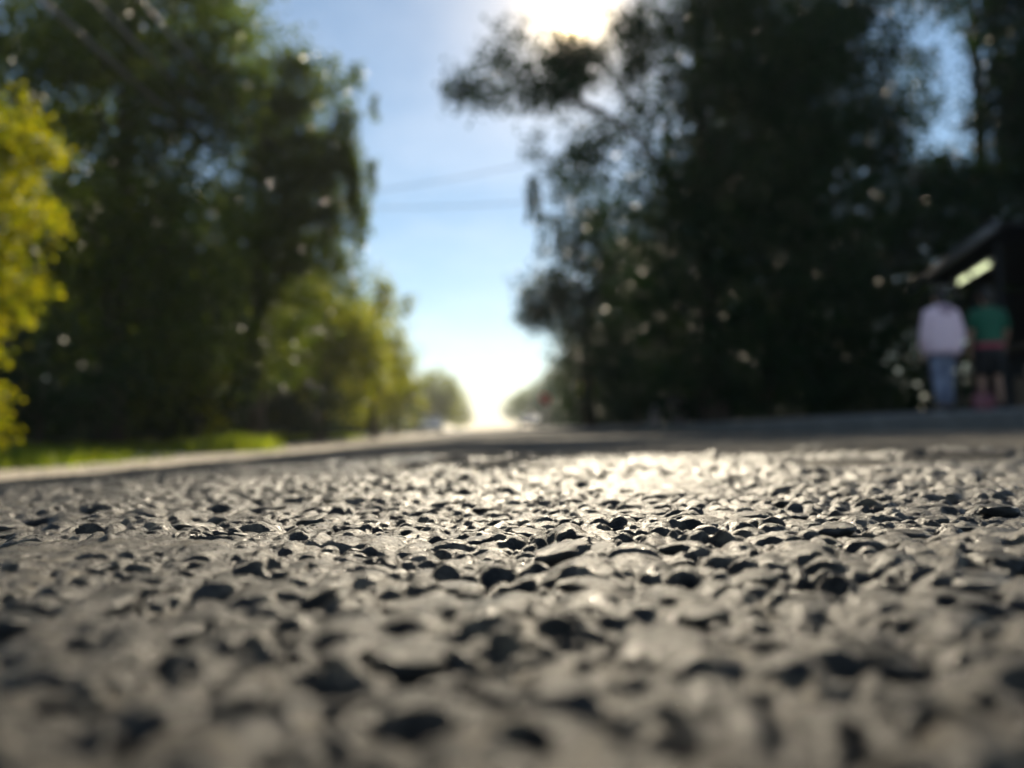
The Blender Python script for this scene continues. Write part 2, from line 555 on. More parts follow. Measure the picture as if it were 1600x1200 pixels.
def sheet(name, xs, ys, zf, mat, parent=None, hole=None, dz=0.0):
    X, Y = np.meshgrid(np.array(xs, float), np.array(ys, float))
    x, y = X.ravel(), Y.ravel()
    z = zf(x, y) + dz
    n = len(xs)
    ii = np.arange(len(x)).reshape(len(ys), n)
    f = np.stack([ii[:-1, :-1].ravel(), ii[:-1, 1:].ravel(), ii[1:, 1:].ravel(), ii[1:, :-1].ravel()], axis=1)
    if hole is not None:
        f = f[~hole(x, y)[f].any(axis=1)]
    m = quads_mesh(name, np.stack([x, y, z], axis=1), f)
    return link(name, m, mat, parent, smooth=True)


ys_far = np.concatenate([np.arange(-40, -4, 2.0), np.arange(-4, 4, 0.1), np.arange(4, 16, 0.4), np.arange(16, 60, 3), np.arange(60, 421, 20)])
xs_road = np.linspace(ROAD_L, ROAD_R, 59)


def under(x, y):
    r = np.hypot(x, y)
    return road_z(x, y) - 0.03 * np.clip((R_OUT - 0.05 - r) / 0.25, 0, 1)


far_road = sheet('carriageway', xs_road, ys_far, under, M['asphalt_far'], road, dz=-0.003)

# stones embedded in the asphalt: the ones that can be picked out one by one
stone_meshes = []
for v in range(9):
    bm = bmesh.new()
    bmesh.ops.create_icosphere(bm, subdivisions=3, radius=1.0)
    o1, o2 = random.uniform(0, 90), random.uniform(0, 90)
    for q in bm.verts:
        c = q.co
        n = c.normalized()
        from mathutils import noise as mn
        k = 1 + 0.30 * mn.noise(n * 1.3 + Vector((o1, 0, o2))) + 0.15 * mn.noise(n * 3.0 + Vector((0, o1, o2))) + 0.05 * mn.noise(n * 8 + Vector((o2, o1, 0)))
        c = n * k
        # blocky, worn flat on top
        c.z = math.copysign(abs(c.z) ** 0.85, c.z)
        c.z = min(c.z, 0.80 + 0.12 * mn.noise(n * 2.0 + Vector((o1, o2, 0))))
        q.co = c
    m = bpy.data.meshes.new('stone')
    bm.to_mesh(m); bm.free()
    m.polygons.foreach_set('use_smooth', np.ones(len(m.polygons), dtype=bool))
    m.materials.append(M['aggregate'])
    stone_meshes.append(m)

placed = []


def put_stone(x, y, w, proud=None, dpt=None, name='stone'):
    i = len(placed)
    o = bpy.data.objects.new(name, stone_meshes[random.randrange(9)])
    a = w * 0.5
    b = dpt * 0.5 if dpt else a * random.uniform(0.65, 1.0)
    c = a * random.uniform(0.34, 0.5)
    p = 0.75 * (proud if proud else random.uniform(0.0006, 0.0019) * min(1.4, w / 0.008)) + 0.0004
    base = float(road_z(np.array([x]), np.array([y]))[0] + relief(np.array([x]), np.array([y]))[0] * 0.5)
    o.location = (x, y, base + p - c * 0.80)
    o.scale = (a, b, c)
    o.rotation_euler = (random.uniform(-0.18, 0.18), random.uniform(-0.2, 0.2), random.uniform(-0.5, 0.5))
    o.parent = road
    COL.objects.link(o)
    placed.append((x, y, w))


# x, y, width: stones that stand out in the photograph
for x, y, w, p in [(0.0575, 0.1246, 0.0078, 0.0026), (0.0546, 0.155, 0.0082, 0.0020), (0.0475, 0.1235, 0.0070, 0.0016),
                   (0.0672, 0.1195, 0.0078, 0.0018), (0.1090, 0.158, 0.0078, 0.0022), (0.090, 0.150, 0.0080, 0.0014),
                   (-0.0395, 0.083, 0.0075, 0.0018), (-0.044, 0.0765, 0.0055, 0.0020), (0.0178, 0.1180, 0.0068, 0.0018),
                   (0.0118, 0.1125, 0.0085, 0.0024), (0.030, 0.1165, 0.0070, 0.0017), (0.0305, 0.150, 0.0040, 0.0016),
                   (0.0375, 0.145, 0.0052, 0.0016), (-0.0065, 0.083, 0.0082, 0.0020), (0.0010, 0.0760, 0.0080, 0.0018),
                   (-0.0185, 0.089, 0.0070, 0.0016), (0.0480, 0.0950, 0.0070, 0.0019), (-0.030, 0.0935, 0.0066, 0.0017),
                   (-0.0575, 0.146, 0.0090, 0.0015), (-0.0440, 0.142, 0.0085, 0.0016), (-0.0640, 0.1500, 0.0040, 0.0015),
                   (-0.1180, 0.172, 0.0055, 0.0016), (-0.1010, 0.168, 0.0055, 0.0015), (0.0135, 0.0885, 0.0070, 0.0016),
                   (0.0320, 0.0905, 0.0060, 0.0016), (0.0660, 0.0960, 0.0085, 0.0017), (0.0150, 0.0640, 0.0080, 0.0019)]:
    put_stone(x, y, w, p)
tries = 0
while len(placed) < 300 and tries < 20000:
    tries += 1
    d = math.exp(random.uniform(math.log(0.045), math.log(0.62)))
    x = random.uniform(-0.72, 0.78) * d
    w = random.choice((0.0045, 0.0055, 0.0065, 0.0075, 0.009)) * random.uniform(0.85, 1.15)
    if math.hypot(x, d) < 0.046 or any((x - a) ** 2 + (d - b) ** 2 < (0.62 * (w + c)) ** 2 for a, b, c in placed):
        continue
    cov = vnoise(np.array([x / 0.055]), np.array([d / 0.055]), 60)[0]
    if cov > 0.12 and random.random() < 0.8:
        continue
    put_stone(x, d, w)

# ------------------------------------------------------------------ ground, shoulder, pavement, kerb
shoulder = sheet('dirt_shoulder', np.linspace(VERGE_L, ROAD_L - 0.002, 16), ys_far,
                 lambda x, y: road_z(x * 0 - 2.2, y) - 0.012 + 0.012 * vnoise(x * 1.7, y * 1.1, 5) + 0.02 * vnoise(x * 0.5, y * 0.4, 6) * (x < -2.6), M['dirt'])
tag(shoulder, 'pale sunlit dirt shoulder along the left road edge', None, None, 'structure')
# asphalt edge (a real step down to the shoulder)
edge_y = np.arange(-6, 60, 0.25)
ev = np.concatenate([np.stack([np.full_like(edge_y, ROAD_L + 0.001), edge_y, road_z(np.full_like(edge_y, ROAD_L), edge_y) - 0.0035], 1),
                     np.stack([np.full_like(edge_y, ROAD_L - 0.03), edge_y, road_z(np.full_like(edge_y, ROAD_L), edge_y) - 0.06], 1)])
k = len(edge_y)
ef = np.stack([np.arange(k - 1), np.arange(1, k), np.arange(1, k) + k, np.arange(k - 1) + k], 1)
link('asphalt_edge', quads_mesh('asphalt_edge', ev, ef), M['asphalt_far'], road)

pavement = sheet('pavement', np.linspace(ROAD_R + 0.153, PAVE_R, 14), ys_far, pave_z, M['pavement'])
tag(pavement, 'shaded grey pavement on the right above the kerb', None, None, 'structure')

kerb = thing('kerb', 'grey stone kerb between the road and the shaded pavement', 'kerb')
del kerb['category']
kerb['kind'] = 'structure'
kb = bmesh.new()
bmesh.ops.create_cube(kb, size=1.0)
bmesh.ops.scale(kb, vec=(0.15, 0.985, 0.34), verts=kb.verts)
bmesh.ops.bevel(kb, geom=kb.edges[:], offset=0.014, segments=2, affect='EDGES', profile=0.5)
kme = bpy.data.meshes.new('kerb_stone'); kb.to_mesh(kme); kb.free()
kme.materials.append(M['kerb'])
for i in range(72):
    y = -5.5 + i
    o = bpy.data.objects.new('kerb_stone', kme)
    zt = 0.118 + float(f_y(y)) * 0.75
    o.location = (ROAD_R + 0.0765 + random.uniform(-0.004, 0.004), y, zt - 0.17 + random.uniform(-0.004, 0.004))
    o.rotation_euler = (random.uniform(-0.004, 0.004), random.uniform(-0.015, 0.015), random.uniform(-0.004, 0.004))
    o.parent = kerb
    COL.objects.link(o)

gxs = [-400, -200, -90, -50, -30, -20, -15, -12, -10, -9, -8, -7.2, -6.6, -6.1, -5.7, -5.4, -5.1, -4.85, -4.6, -3, 0, 3, 4, 6, 9.0, 9.5, 10, 11, 13, 16, 20, 30, 50, 90, 200, 400]
gys = np.concatenate([np.arange(-200, -10, 30), np.arange(-10, 40, 1.0), np.arange(40, 100, 5), np.arange(100, 901, 50)])


def ground_z(x, y):
    left = verge_z(x, y) + 0.05 * vnoise(x * 0.9, y * 0.7, 8)
    right = pave_z(np.full_like(x, 9.0), y) - 0.012 + 0.03 * np.clip(x - 9.6, 0, 12) + 0.05 * vnoise(x * 0.9, y * 0.7, 9) * (x > 9.8)
    z = np.where(x < -4.8, left, np.where(x > 9.2, right, -0.42))
    return z


ground = sheet('ground', gxs, gys, ground_z, M['soil'])
tag(ground, 'dark earth ground under the roadside trees', None, None, 'structure')

# grit and pebbles on the shoulder (uncountable)
npb = 2600
px = rng.uniform(VERGE_L, ROAD_L - 0.05, npb); py = rng.uniform(1.5, 26, npb)
pz = road_z(px * 0 - 2.2, py) - 0.010
base = np.array([[1, 0, 0], [0, 1, 0], [-1, 0, 0], [0, -1, 0], [0, 0, 0.7], [0, 0, -0.7]])
tri = np.array([[0, 1, 4], [1, 2, 4], [2, 3, 4], [3, 0, 4], [1, 0, 5], [2, 1, 5], [3, 2, 5], [0, 3, 5]])
sc_ = rng.uniform(0.006, 0.028, npb) * rng.uniform(0.5, 1, npb)
pv = (base[None] * sc_[:, None, None] * rng.uniform(0.7, 1.3, (npb, 6, 1)) + np.stack([px, py, pz], 1)[:, None]).reshape(-1, 3)
pf = (tri[None] + 6 * np.arange(npb)[:, None, None]).reshape(-1, 3)
tag(link('pebbles', quads_mesh('pebbles', pv, pf), M['pebble'], smooth=True), 'loose pale pebbles scattered on the dirt shoulder', None, None, 'stuff')


# ------------------------------------------------------------------ vegetation
def leaves(cent, size, tilt=0.8, aspect=0.55, droop=0.35):
    """one folded diamond leaf per centre"""
    n = len(cent)
    L = size * rng.uniform(0.6, 1.35, n)
    d = rng.normal(0, 1, (n, 3)); d[:, 2] = d[:, 2] * 0.6 - droop
    d /= np.linalg.norm(d, axis=1, keepdims=True) + 1e-9
    r = rng.normal(0, 1, (n, 3)); r[:, 2] += tilt
    s = np.cross(d, r); s /= np.linalg.norm(s, axis=1, keepdims=True) + 1e-9
    nn = np.cross(s, d)
    a = cent - d * (L / 2)[:, None]
    t = cent + d * (L / 2)[:, None]
    w = (L * aspect / 2)[:, None]
    mid = cent - d * (L * 0.06)[:, None]
    l_ = mid + s * w + nn * w * 0.25
    r_ = mid - s * w + nn * w * 0.25
    v = np.stack([a, r_, t, l_], axis=1).reshape(-1, 3)
    f = np.arange(4 * n).reshape(n, 4)
    return v, f


def ell_points(e, n, lump, npc):
    """points gathered in clumps through an ellipsoid (cx,cy,cz,rx,ry,rz)"""
    cx, cy_, cz, rx, ry, rz = e
    nc = max(3, int(n / npc))
    u = rng.normal(0, 1, (nc, 3)); u /= np.linalg.norm(u, axis=1, keepdims=True)
    q = rng.uniform(0, 1, nc) ** (1 / 2.4)
    c = u * q[:, None] * np.array([rx, ry, rz]) + np.array([cx, cy_, cz])
    k = rng.integers(0, nc, n)
    off = np.clip(rng.normal(0, 1, (n, 3)), -1.7, 1.7) * lump * rng.uniform(0.5, 1.2, nc)[k][:, None]
    off[:, 2] *= 0.7
    return c[k] + off


def strand_points(x, y, z, L, n, drift=0.12):
    t = np.linspace(0, 1, n)
    return np.stack([x + drift * np.sin(t * 2.2 + rng.uniform(0, 6)) * t + rng.normal(0, 0.025, n),
                     y + drift * np.cos(t * 2.0 + rng.uniform(0, 6)) * t + rng.normal(0, 0.025, n), z - L * t], axis=1)


def make_plant(name, label, cat, group, base, trunk_top, trunk_r, ells, mat, leaf=0.12, lai=4.0, lump=0.30, npc=70,
               strands=(), limbs=6, crown_name='crown', extra=None, trunk_name='trunk', bark=None, droop=0.35, aspect=0.55):
    t = thing(name, label, cat, base, 0, group)
    bx, by, bz = base
    pts = []
    for e in ells:
        f = e[6] if len(e) > 6 else 1.0
        area = math.pi * (e[3] + e[4]) / 2 * e[5]
        n = int(min(16000, f * lai * area / (leaf * leaf * aspect * 0.5)))
        pts.append(ell_points(e[:6], n, lump, npc))
    for (sx, sy, sz, L, cnt, spread) in strands:
        for _ in range(cnt):
            x = sx + random.gauss(0, spread); y = sy + random.gauss(0, spread)
            l_ = L * random.uniform(0.5, 1.1)
            pts.append(strand_points(x, y, sz + random.gauss(0, spread * 0.6), l_, int(l_ / 0.035) + 3))
    P = np.concatenate(pts)
    P[:, 2] = np.maximum(P[:, 2], bz + 0.04)
    v, f = leaves(P - np.array(base), leaf, droop=droop, aspect=aspect)
    link(crown_name, quads_mesh(crown_name, v, f), mat, t)
    tr = MB()
    tx, ty, tz = (trunk_top[i] - base[i] for i in range(3))
    seg = 7
    tp, trr = [], []
    for i in range(seg + 1):
        s = i / seg
        tp.append((tx * s + 0.06 * math.sin(3 * s + bx), ty * s + 0.06 * math.cos(2.5 * s + by) - 0.06, tz * s - (0.15 if i == 0 else 0)))
        trr.append(trunk_r * (1.25 if i == 0 else 1.0) * (1 - 0.72 * s))
    tr.tube(tp, trr, 10)
    to = tr.build(trunk_name, bark or M['bark'], t, True)
    es = sorted(ells, key=lambda e: -e[3] * e[5])[:limbs]
    for e in es:
        s = min(0.95, max(0.25, (e[2] - bz - 0.4 * e[5]) / max(0.3, tz) * 0.75))
        a = Vector((tx * s, ty * s - 0.05, tz * s))
        b = Vector((e[0] - bx, e[1] - by, e[2] - bz + 0.2 * e[5]))
        m1 = a.lerp(b, 0.5) + Vector((0, 0, 0.12 * (b - a).length))
        r0 = trunk_r * (1 - 0.7 * s) * (0.55 if e[3] > 0.8 else 0.24)
        lm = MB()
        lm.tube([a, a.lerp(m1, 0.5), m1, m1.lerp(b, 0.5), b], [r0, r0 * 0.8, r0 * 0.6, r0 * 0.4, r0 * 0.18], 7)
        for _ in range(3):
            c = b + Vector((random.uniform(-1, 1) * e[3], random.uniform(-1, 1) * e[4], random.uniform(-0.6, 0.8) * e[5])) * 0.8
            lm.tube([m1, m1.lerp(c, 0.5) + Vector((0, 0, 0.1)), c], [r0 * 0.4, r0 * 0.25, r0 * 0.08], 5)
        lm.build('limb', bark or M['bark'], to, True)
    return t


def gz(x, y):
    return float(ground_z(np.array([float(x)]), np.array([float(y)]))[0])


GL, GR = 'trees along the left roadside', 'trees along the right roadside'
# left side
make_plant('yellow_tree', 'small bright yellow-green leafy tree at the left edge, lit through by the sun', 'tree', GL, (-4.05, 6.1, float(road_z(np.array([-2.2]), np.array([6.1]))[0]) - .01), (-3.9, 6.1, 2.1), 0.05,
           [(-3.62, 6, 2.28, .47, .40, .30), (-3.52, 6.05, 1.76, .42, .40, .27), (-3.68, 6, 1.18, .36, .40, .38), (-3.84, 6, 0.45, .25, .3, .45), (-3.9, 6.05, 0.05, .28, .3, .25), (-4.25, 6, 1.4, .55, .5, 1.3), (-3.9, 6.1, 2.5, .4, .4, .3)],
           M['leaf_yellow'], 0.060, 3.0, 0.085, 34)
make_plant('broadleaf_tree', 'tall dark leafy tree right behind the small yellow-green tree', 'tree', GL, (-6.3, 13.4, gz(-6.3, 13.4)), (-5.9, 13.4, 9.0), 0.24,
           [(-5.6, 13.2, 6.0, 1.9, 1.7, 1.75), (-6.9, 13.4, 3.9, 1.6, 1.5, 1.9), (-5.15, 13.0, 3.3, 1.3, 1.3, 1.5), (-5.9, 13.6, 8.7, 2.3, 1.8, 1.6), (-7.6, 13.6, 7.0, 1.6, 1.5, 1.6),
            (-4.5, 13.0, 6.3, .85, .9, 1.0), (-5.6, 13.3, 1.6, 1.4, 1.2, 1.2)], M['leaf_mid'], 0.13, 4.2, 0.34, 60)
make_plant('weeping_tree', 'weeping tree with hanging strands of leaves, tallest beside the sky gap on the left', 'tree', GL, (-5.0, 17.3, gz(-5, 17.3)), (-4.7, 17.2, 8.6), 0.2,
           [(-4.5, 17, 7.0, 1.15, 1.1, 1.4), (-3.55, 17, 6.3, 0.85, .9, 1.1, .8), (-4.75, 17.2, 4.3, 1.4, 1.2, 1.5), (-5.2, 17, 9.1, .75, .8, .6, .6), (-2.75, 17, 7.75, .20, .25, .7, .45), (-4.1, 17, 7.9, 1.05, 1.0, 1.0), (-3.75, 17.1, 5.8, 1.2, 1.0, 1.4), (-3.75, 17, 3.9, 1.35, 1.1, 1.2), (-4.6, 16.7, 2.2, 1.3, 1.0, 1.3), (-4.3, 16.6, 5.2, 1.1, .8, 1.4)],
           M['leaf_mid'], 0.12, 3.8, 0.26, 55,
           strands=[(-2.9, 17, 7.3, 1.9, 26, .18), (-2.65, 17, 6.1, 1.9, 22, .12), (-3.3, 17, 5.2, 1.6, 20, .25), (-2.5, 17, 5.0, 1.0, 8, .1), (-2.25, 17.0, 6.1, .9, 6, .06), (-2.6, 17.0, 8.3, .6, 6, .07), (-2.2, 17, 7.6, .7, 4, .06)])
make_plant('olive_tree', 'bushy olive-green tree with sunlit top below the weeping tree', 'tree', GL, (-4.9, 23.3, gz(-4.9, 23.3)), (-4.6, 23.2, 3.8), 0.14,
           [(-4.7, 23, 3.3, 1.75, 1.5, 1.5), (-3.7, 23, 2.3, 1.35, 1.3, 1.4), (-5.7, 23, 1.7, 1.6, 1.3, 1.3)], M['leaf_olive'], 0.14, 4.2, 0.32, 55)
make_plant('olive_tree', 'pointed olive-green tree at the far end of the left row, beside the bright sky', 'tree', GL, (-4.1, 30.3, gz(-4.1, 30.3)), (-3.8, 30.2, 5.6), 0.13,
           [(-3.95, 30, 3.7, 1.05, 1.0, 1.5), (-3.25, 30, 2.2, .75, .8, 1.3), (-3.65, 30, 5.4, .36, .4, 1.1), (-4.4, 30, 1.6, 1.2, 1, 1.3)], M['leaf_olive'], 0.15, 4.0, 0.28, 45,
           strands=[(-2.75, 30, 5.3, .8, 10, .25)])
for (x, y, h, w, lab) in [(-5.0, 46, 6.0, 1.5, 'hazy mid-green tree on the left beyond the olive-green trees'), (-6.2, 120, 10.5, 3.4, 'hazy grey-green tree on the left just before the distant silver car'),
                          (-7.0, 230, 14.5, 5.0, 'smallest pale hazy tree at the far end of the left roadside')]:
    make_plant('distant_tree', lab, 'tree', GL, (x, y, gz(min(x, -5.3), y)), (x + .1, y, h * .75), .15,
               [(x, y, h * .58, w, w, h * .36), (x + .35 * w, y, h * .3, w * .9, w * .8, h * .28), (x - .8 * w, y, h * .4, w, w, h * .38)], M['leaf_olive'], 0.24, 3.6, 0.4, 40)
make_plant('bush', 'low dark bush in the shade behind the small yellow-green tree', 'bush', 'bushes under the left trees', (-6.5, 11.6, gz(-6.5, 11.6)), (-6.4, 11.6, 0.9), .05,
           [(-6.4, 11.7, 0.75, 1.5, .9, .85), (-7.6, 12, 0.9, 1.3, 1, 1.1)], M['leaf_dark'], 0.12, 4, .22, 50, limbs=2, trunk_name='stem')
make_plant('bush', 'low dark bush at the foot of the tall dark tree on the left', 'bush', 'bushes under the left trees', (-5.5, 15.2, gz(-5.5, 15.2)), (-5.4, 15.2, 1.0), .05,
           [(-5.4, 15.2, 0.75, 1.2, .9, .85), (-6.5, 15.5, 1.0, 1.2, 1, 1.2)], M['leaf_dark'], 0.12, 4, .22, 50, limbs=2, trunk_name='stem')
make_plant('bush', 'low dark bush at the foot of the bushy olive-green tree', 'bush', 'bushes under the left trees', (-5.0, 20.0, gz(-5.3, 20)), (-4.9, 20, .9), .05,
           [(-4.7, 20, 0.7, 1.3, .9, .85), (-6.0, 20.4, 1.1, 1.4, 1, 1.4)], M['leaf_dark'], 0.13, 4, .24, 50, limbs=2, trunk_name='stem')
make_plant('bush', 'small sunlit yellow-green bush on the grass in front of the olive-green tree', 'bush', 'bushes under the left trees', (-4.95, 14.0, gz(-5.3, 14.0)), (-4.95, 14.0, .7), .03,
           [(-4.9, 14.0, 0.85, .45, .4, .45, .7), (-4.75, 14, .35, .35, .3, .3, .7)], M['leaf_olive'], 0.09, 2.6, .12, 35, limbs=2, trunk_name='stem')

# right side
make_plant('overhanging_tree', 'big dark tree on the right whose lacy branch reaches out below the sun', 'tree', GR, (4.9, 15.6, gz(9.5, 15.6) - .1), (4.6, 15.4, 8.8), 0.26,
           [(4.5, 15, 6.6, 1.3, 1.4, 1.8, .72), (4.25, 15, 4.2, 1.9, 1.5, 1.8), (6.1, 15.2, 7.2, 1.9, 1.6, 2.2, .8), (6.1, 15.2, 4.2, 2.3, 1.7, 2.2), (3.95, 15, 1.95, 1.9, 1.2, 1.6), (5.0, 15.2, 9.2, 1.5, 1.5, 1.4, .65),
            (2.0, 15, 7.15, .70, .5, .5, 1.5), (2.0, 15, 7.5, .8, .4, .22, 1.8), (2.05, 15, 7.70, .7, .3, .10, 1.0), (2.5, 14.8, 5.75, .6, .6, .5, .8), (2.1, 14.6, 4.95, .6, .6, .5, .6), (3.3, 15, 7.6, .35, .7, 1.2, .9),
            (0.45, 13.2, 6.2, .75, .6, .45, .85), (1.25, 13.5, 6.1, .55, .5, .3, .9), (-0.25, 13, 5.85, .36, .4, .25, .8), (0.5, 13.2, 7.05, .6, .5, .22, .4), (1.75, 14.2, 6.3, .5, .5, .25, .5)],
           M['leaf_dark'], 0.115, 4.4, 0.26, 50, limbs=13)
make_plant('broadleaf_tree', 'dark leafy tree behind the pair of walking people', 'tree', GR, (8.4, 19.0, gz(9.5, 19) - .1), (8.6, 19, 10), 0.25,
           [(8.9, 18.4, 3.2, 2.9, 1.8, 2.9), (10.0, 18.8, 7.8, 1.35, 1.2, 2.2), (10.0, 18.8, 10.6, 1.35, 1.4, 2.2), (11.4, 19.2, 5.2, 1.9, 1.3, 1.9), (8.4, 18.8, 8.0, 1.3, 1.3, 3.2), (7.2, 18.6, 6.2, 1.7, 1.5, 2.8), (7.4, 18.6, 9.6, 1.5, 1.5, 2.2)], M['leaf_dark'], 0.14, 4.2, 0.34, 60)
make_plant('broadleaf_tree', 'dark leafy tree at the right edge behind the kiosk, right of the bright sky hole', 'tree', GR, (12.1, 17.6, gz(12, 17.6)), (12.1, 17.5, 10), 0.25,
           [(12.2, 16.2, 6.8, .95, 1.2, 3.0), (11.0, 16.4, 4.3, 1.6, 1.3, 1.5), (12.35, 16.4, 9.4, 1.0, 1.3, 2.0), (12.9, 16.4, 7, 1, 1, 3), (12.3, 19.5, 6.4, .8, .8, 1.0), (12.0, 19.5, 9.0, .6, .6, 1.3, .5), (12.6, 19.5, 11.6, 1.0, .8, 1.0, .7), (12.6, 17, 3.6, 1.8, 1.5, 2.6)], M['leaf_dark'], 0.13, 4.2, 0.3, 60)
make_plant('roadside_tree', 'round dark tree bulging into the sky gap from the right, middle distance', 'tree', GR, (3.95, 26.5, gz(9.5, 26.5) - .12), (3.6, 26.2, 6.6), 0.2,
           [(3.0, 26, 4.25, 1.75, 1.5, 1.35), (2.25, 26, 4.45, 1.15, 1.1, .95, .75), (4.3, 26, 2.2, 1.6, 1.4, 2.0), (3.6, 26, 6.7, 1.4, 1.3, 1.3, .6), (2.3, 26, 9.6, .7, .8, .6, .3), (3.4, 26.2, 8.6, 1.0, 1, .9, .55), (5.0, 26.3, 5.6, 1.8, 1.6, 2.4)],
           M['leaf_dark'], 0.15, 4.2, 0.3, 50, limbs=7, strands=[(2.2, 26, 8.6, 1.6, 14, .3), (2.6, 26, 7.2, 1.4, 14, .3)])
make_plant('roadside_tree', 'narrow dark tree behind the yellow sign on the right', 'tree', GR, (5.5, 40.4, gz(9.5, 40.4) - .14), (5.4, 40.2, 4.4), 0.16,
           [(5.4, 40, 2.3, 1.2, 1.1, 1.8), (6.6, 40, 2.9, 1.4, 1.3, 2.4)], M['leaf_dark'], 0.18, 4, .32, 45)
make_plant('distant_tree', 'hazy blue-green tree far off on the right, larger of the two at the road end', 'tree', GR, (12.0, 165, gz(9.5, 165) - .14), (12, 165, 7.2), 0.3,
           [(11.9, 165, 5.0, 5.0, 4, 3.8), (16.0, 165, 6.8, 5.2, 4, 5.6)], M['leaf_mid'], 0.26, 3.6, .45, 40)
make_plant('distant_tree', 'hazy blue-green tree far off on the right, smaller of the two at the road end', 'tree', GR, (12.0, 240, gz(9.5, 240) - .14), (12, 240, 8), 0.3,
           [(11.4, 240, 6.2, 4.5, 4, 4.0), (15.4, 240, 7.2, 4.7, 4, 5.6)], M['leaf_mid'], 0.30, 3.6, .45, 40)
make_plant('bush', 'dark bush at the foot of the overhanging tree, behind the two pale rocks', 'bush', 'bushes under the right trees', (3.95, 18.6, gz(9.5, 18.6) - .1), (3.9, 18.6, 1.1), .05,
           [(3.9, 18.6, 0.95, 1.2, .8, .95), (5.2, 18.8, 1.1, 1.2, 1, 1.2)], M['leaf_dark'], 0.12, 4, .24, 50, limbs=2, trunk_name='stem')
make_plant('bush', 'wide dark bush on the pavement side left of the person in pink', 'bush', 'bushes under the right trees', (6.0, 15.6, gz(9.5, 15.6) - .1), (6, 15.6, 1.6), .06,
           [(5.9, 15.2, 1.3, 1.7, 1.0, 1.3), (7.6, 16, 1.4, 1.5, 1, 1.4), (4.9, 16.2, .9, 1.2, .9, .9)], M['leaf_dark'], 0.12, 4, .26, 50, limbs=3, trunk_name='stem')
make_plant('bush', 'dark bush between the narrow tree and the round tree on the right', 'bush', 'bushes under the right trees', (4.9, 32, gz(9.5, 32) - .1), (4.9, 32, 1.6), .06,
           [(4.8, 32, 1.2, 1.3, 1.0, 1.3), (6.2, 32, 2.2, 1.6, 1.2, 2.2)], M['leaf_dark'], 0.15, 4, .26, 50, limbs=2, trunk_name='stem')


def woodland(name, label, boxes, leaf, n, mat):
    P = []
    for (x0, x1, y0, y1, z1) in boxes:
        vol = (x1 - x0) * (y1 - y0) * z1
        c = rng.uniform(0, 1, (max(6, int(vol / 9)), 3)) * np.array([x1 - x0, y1 - y0, z1]) + np.array([x0, y0, 0])
        c[:, 2] *= 0.65 + 0.35 * np.sin(c[:, 0] * 1.1 + c[:, 1] * 0.63) ** 2
        m = int(n * vol)
        k = rng.integers(0, len(c), m)
        P.append(c[k] + rng.normal(0, 1, (m, 3)) * np.array([0.9, 0.9, 0.8]))
    P = np.concatenate(P)
    P[:, 2] = np.abs(P[:, 2])
    v, f = leaves(P, leaf)
    return tag(link(name, quads_mesh(name, v, f), mat), label, None, None, 'stuff')


woodland('woodland', 'dark mass of more distant trees behind the left roadside trees',
         [(-13, -8.2, 16, 24, 8), (-18, -9.5, 24, 40, 11), (-16, -6.5, 30, 60, 8), (-22, -8.5, 60, 130, 8), (-30, -15, -2, 16, 7)], 0.30, 22, M['leaf_dark'])
woodland('woodland', 'dark mass of more distant trees behind the right roadside trees',
         [(6.5, 12, 22, 30, 10), (12, 20, 19, 32, 6.2), (6.8, 18, 32, 60, 9), (10.5, 24, 60, 140, 9)], 0.30, 22, M['leaf_dark'])

# grass on the left verge (uncountable)
ng = 26000
gx = -4.85 - np.abs(rng.normal(0, 1.3, ng)); gy_ = rng.uniform(3.5, 34, ng)
tuft = vnoise(gx * 1.2, gy_ * 0.8, 21)
gx2 = np.concatenate([gx, rng.normal(-3.85, 0.24, 2500), rng.normal(-4.1, 0.28, 3000)])
gy2 = np.concatenate([gy_, rng.normal(12.2, 0.5, 2500), rng.normal(7.3, 0.7, 3000)])
h = np.concatenate([0.07 + 0.12 * np.clip(tuft + 0.4, 0, 1), rng.uniform(0.10, 0.30, 2500), rng.uniform(0.06, 0.17, 3000)]) * rng.uniform(0.6, 1.25, len(gx2))
gz_ = np.where(gx2 < -4.86, ground_z(np.minimum(gx2, -4.86), gy2), road_z(gx2 * 0 - 2.2, gy2) - 0.02) - 0.01
aa = rng.uniform(0, 6.28, len(gx2)); ww = rng.uniform(0.004, 0.010, len(gx2))
lean = rng.normal(0, 0.35, (len(gx2), 2)) * h[:, None]
b0 = np.stack([gx2 - ww * np.cos(aa), gy2 - ww * np.sin(aa), gz_], 1)
b1 = np.stack([gx2 + ww * np.cos(aa), gy2 + ww * np.sin(aa), gz_], 1)
m0 = b0 + np.stack([lean[:, 0] * .4, lean[:, 1] * .4, h * 0.6], 1)
m1 = b1 + np.stack([lean[:, 0] * .4, lean[:, 1] * .4, h * 0.6], 1)
tp = np.stack([gx2 + lean[:, 0], gy2 + lean[:, 1], gz_ + h], 1)
gv = np.stack([b0, b1, m1, m0, tp], 1).reshape(-1, 3)
n5 = 5 * np.arange(len(gx2))[:, None]
gf = np.concatenate([np.concatenate([n5 + 0, n5 + 1, n5 + 2], 1), np.concatenate([n5 + 0, n5 + 2, n5 + 3], 1), np.concatenate([n5 + 3, n5 + 2, n5 + 4], 1)])
tag(link('grass', quads_mesh('grass', gv, gf), M['grass']), 'sunlit yellow-green grass along the left verge', None, None, 'stuff')


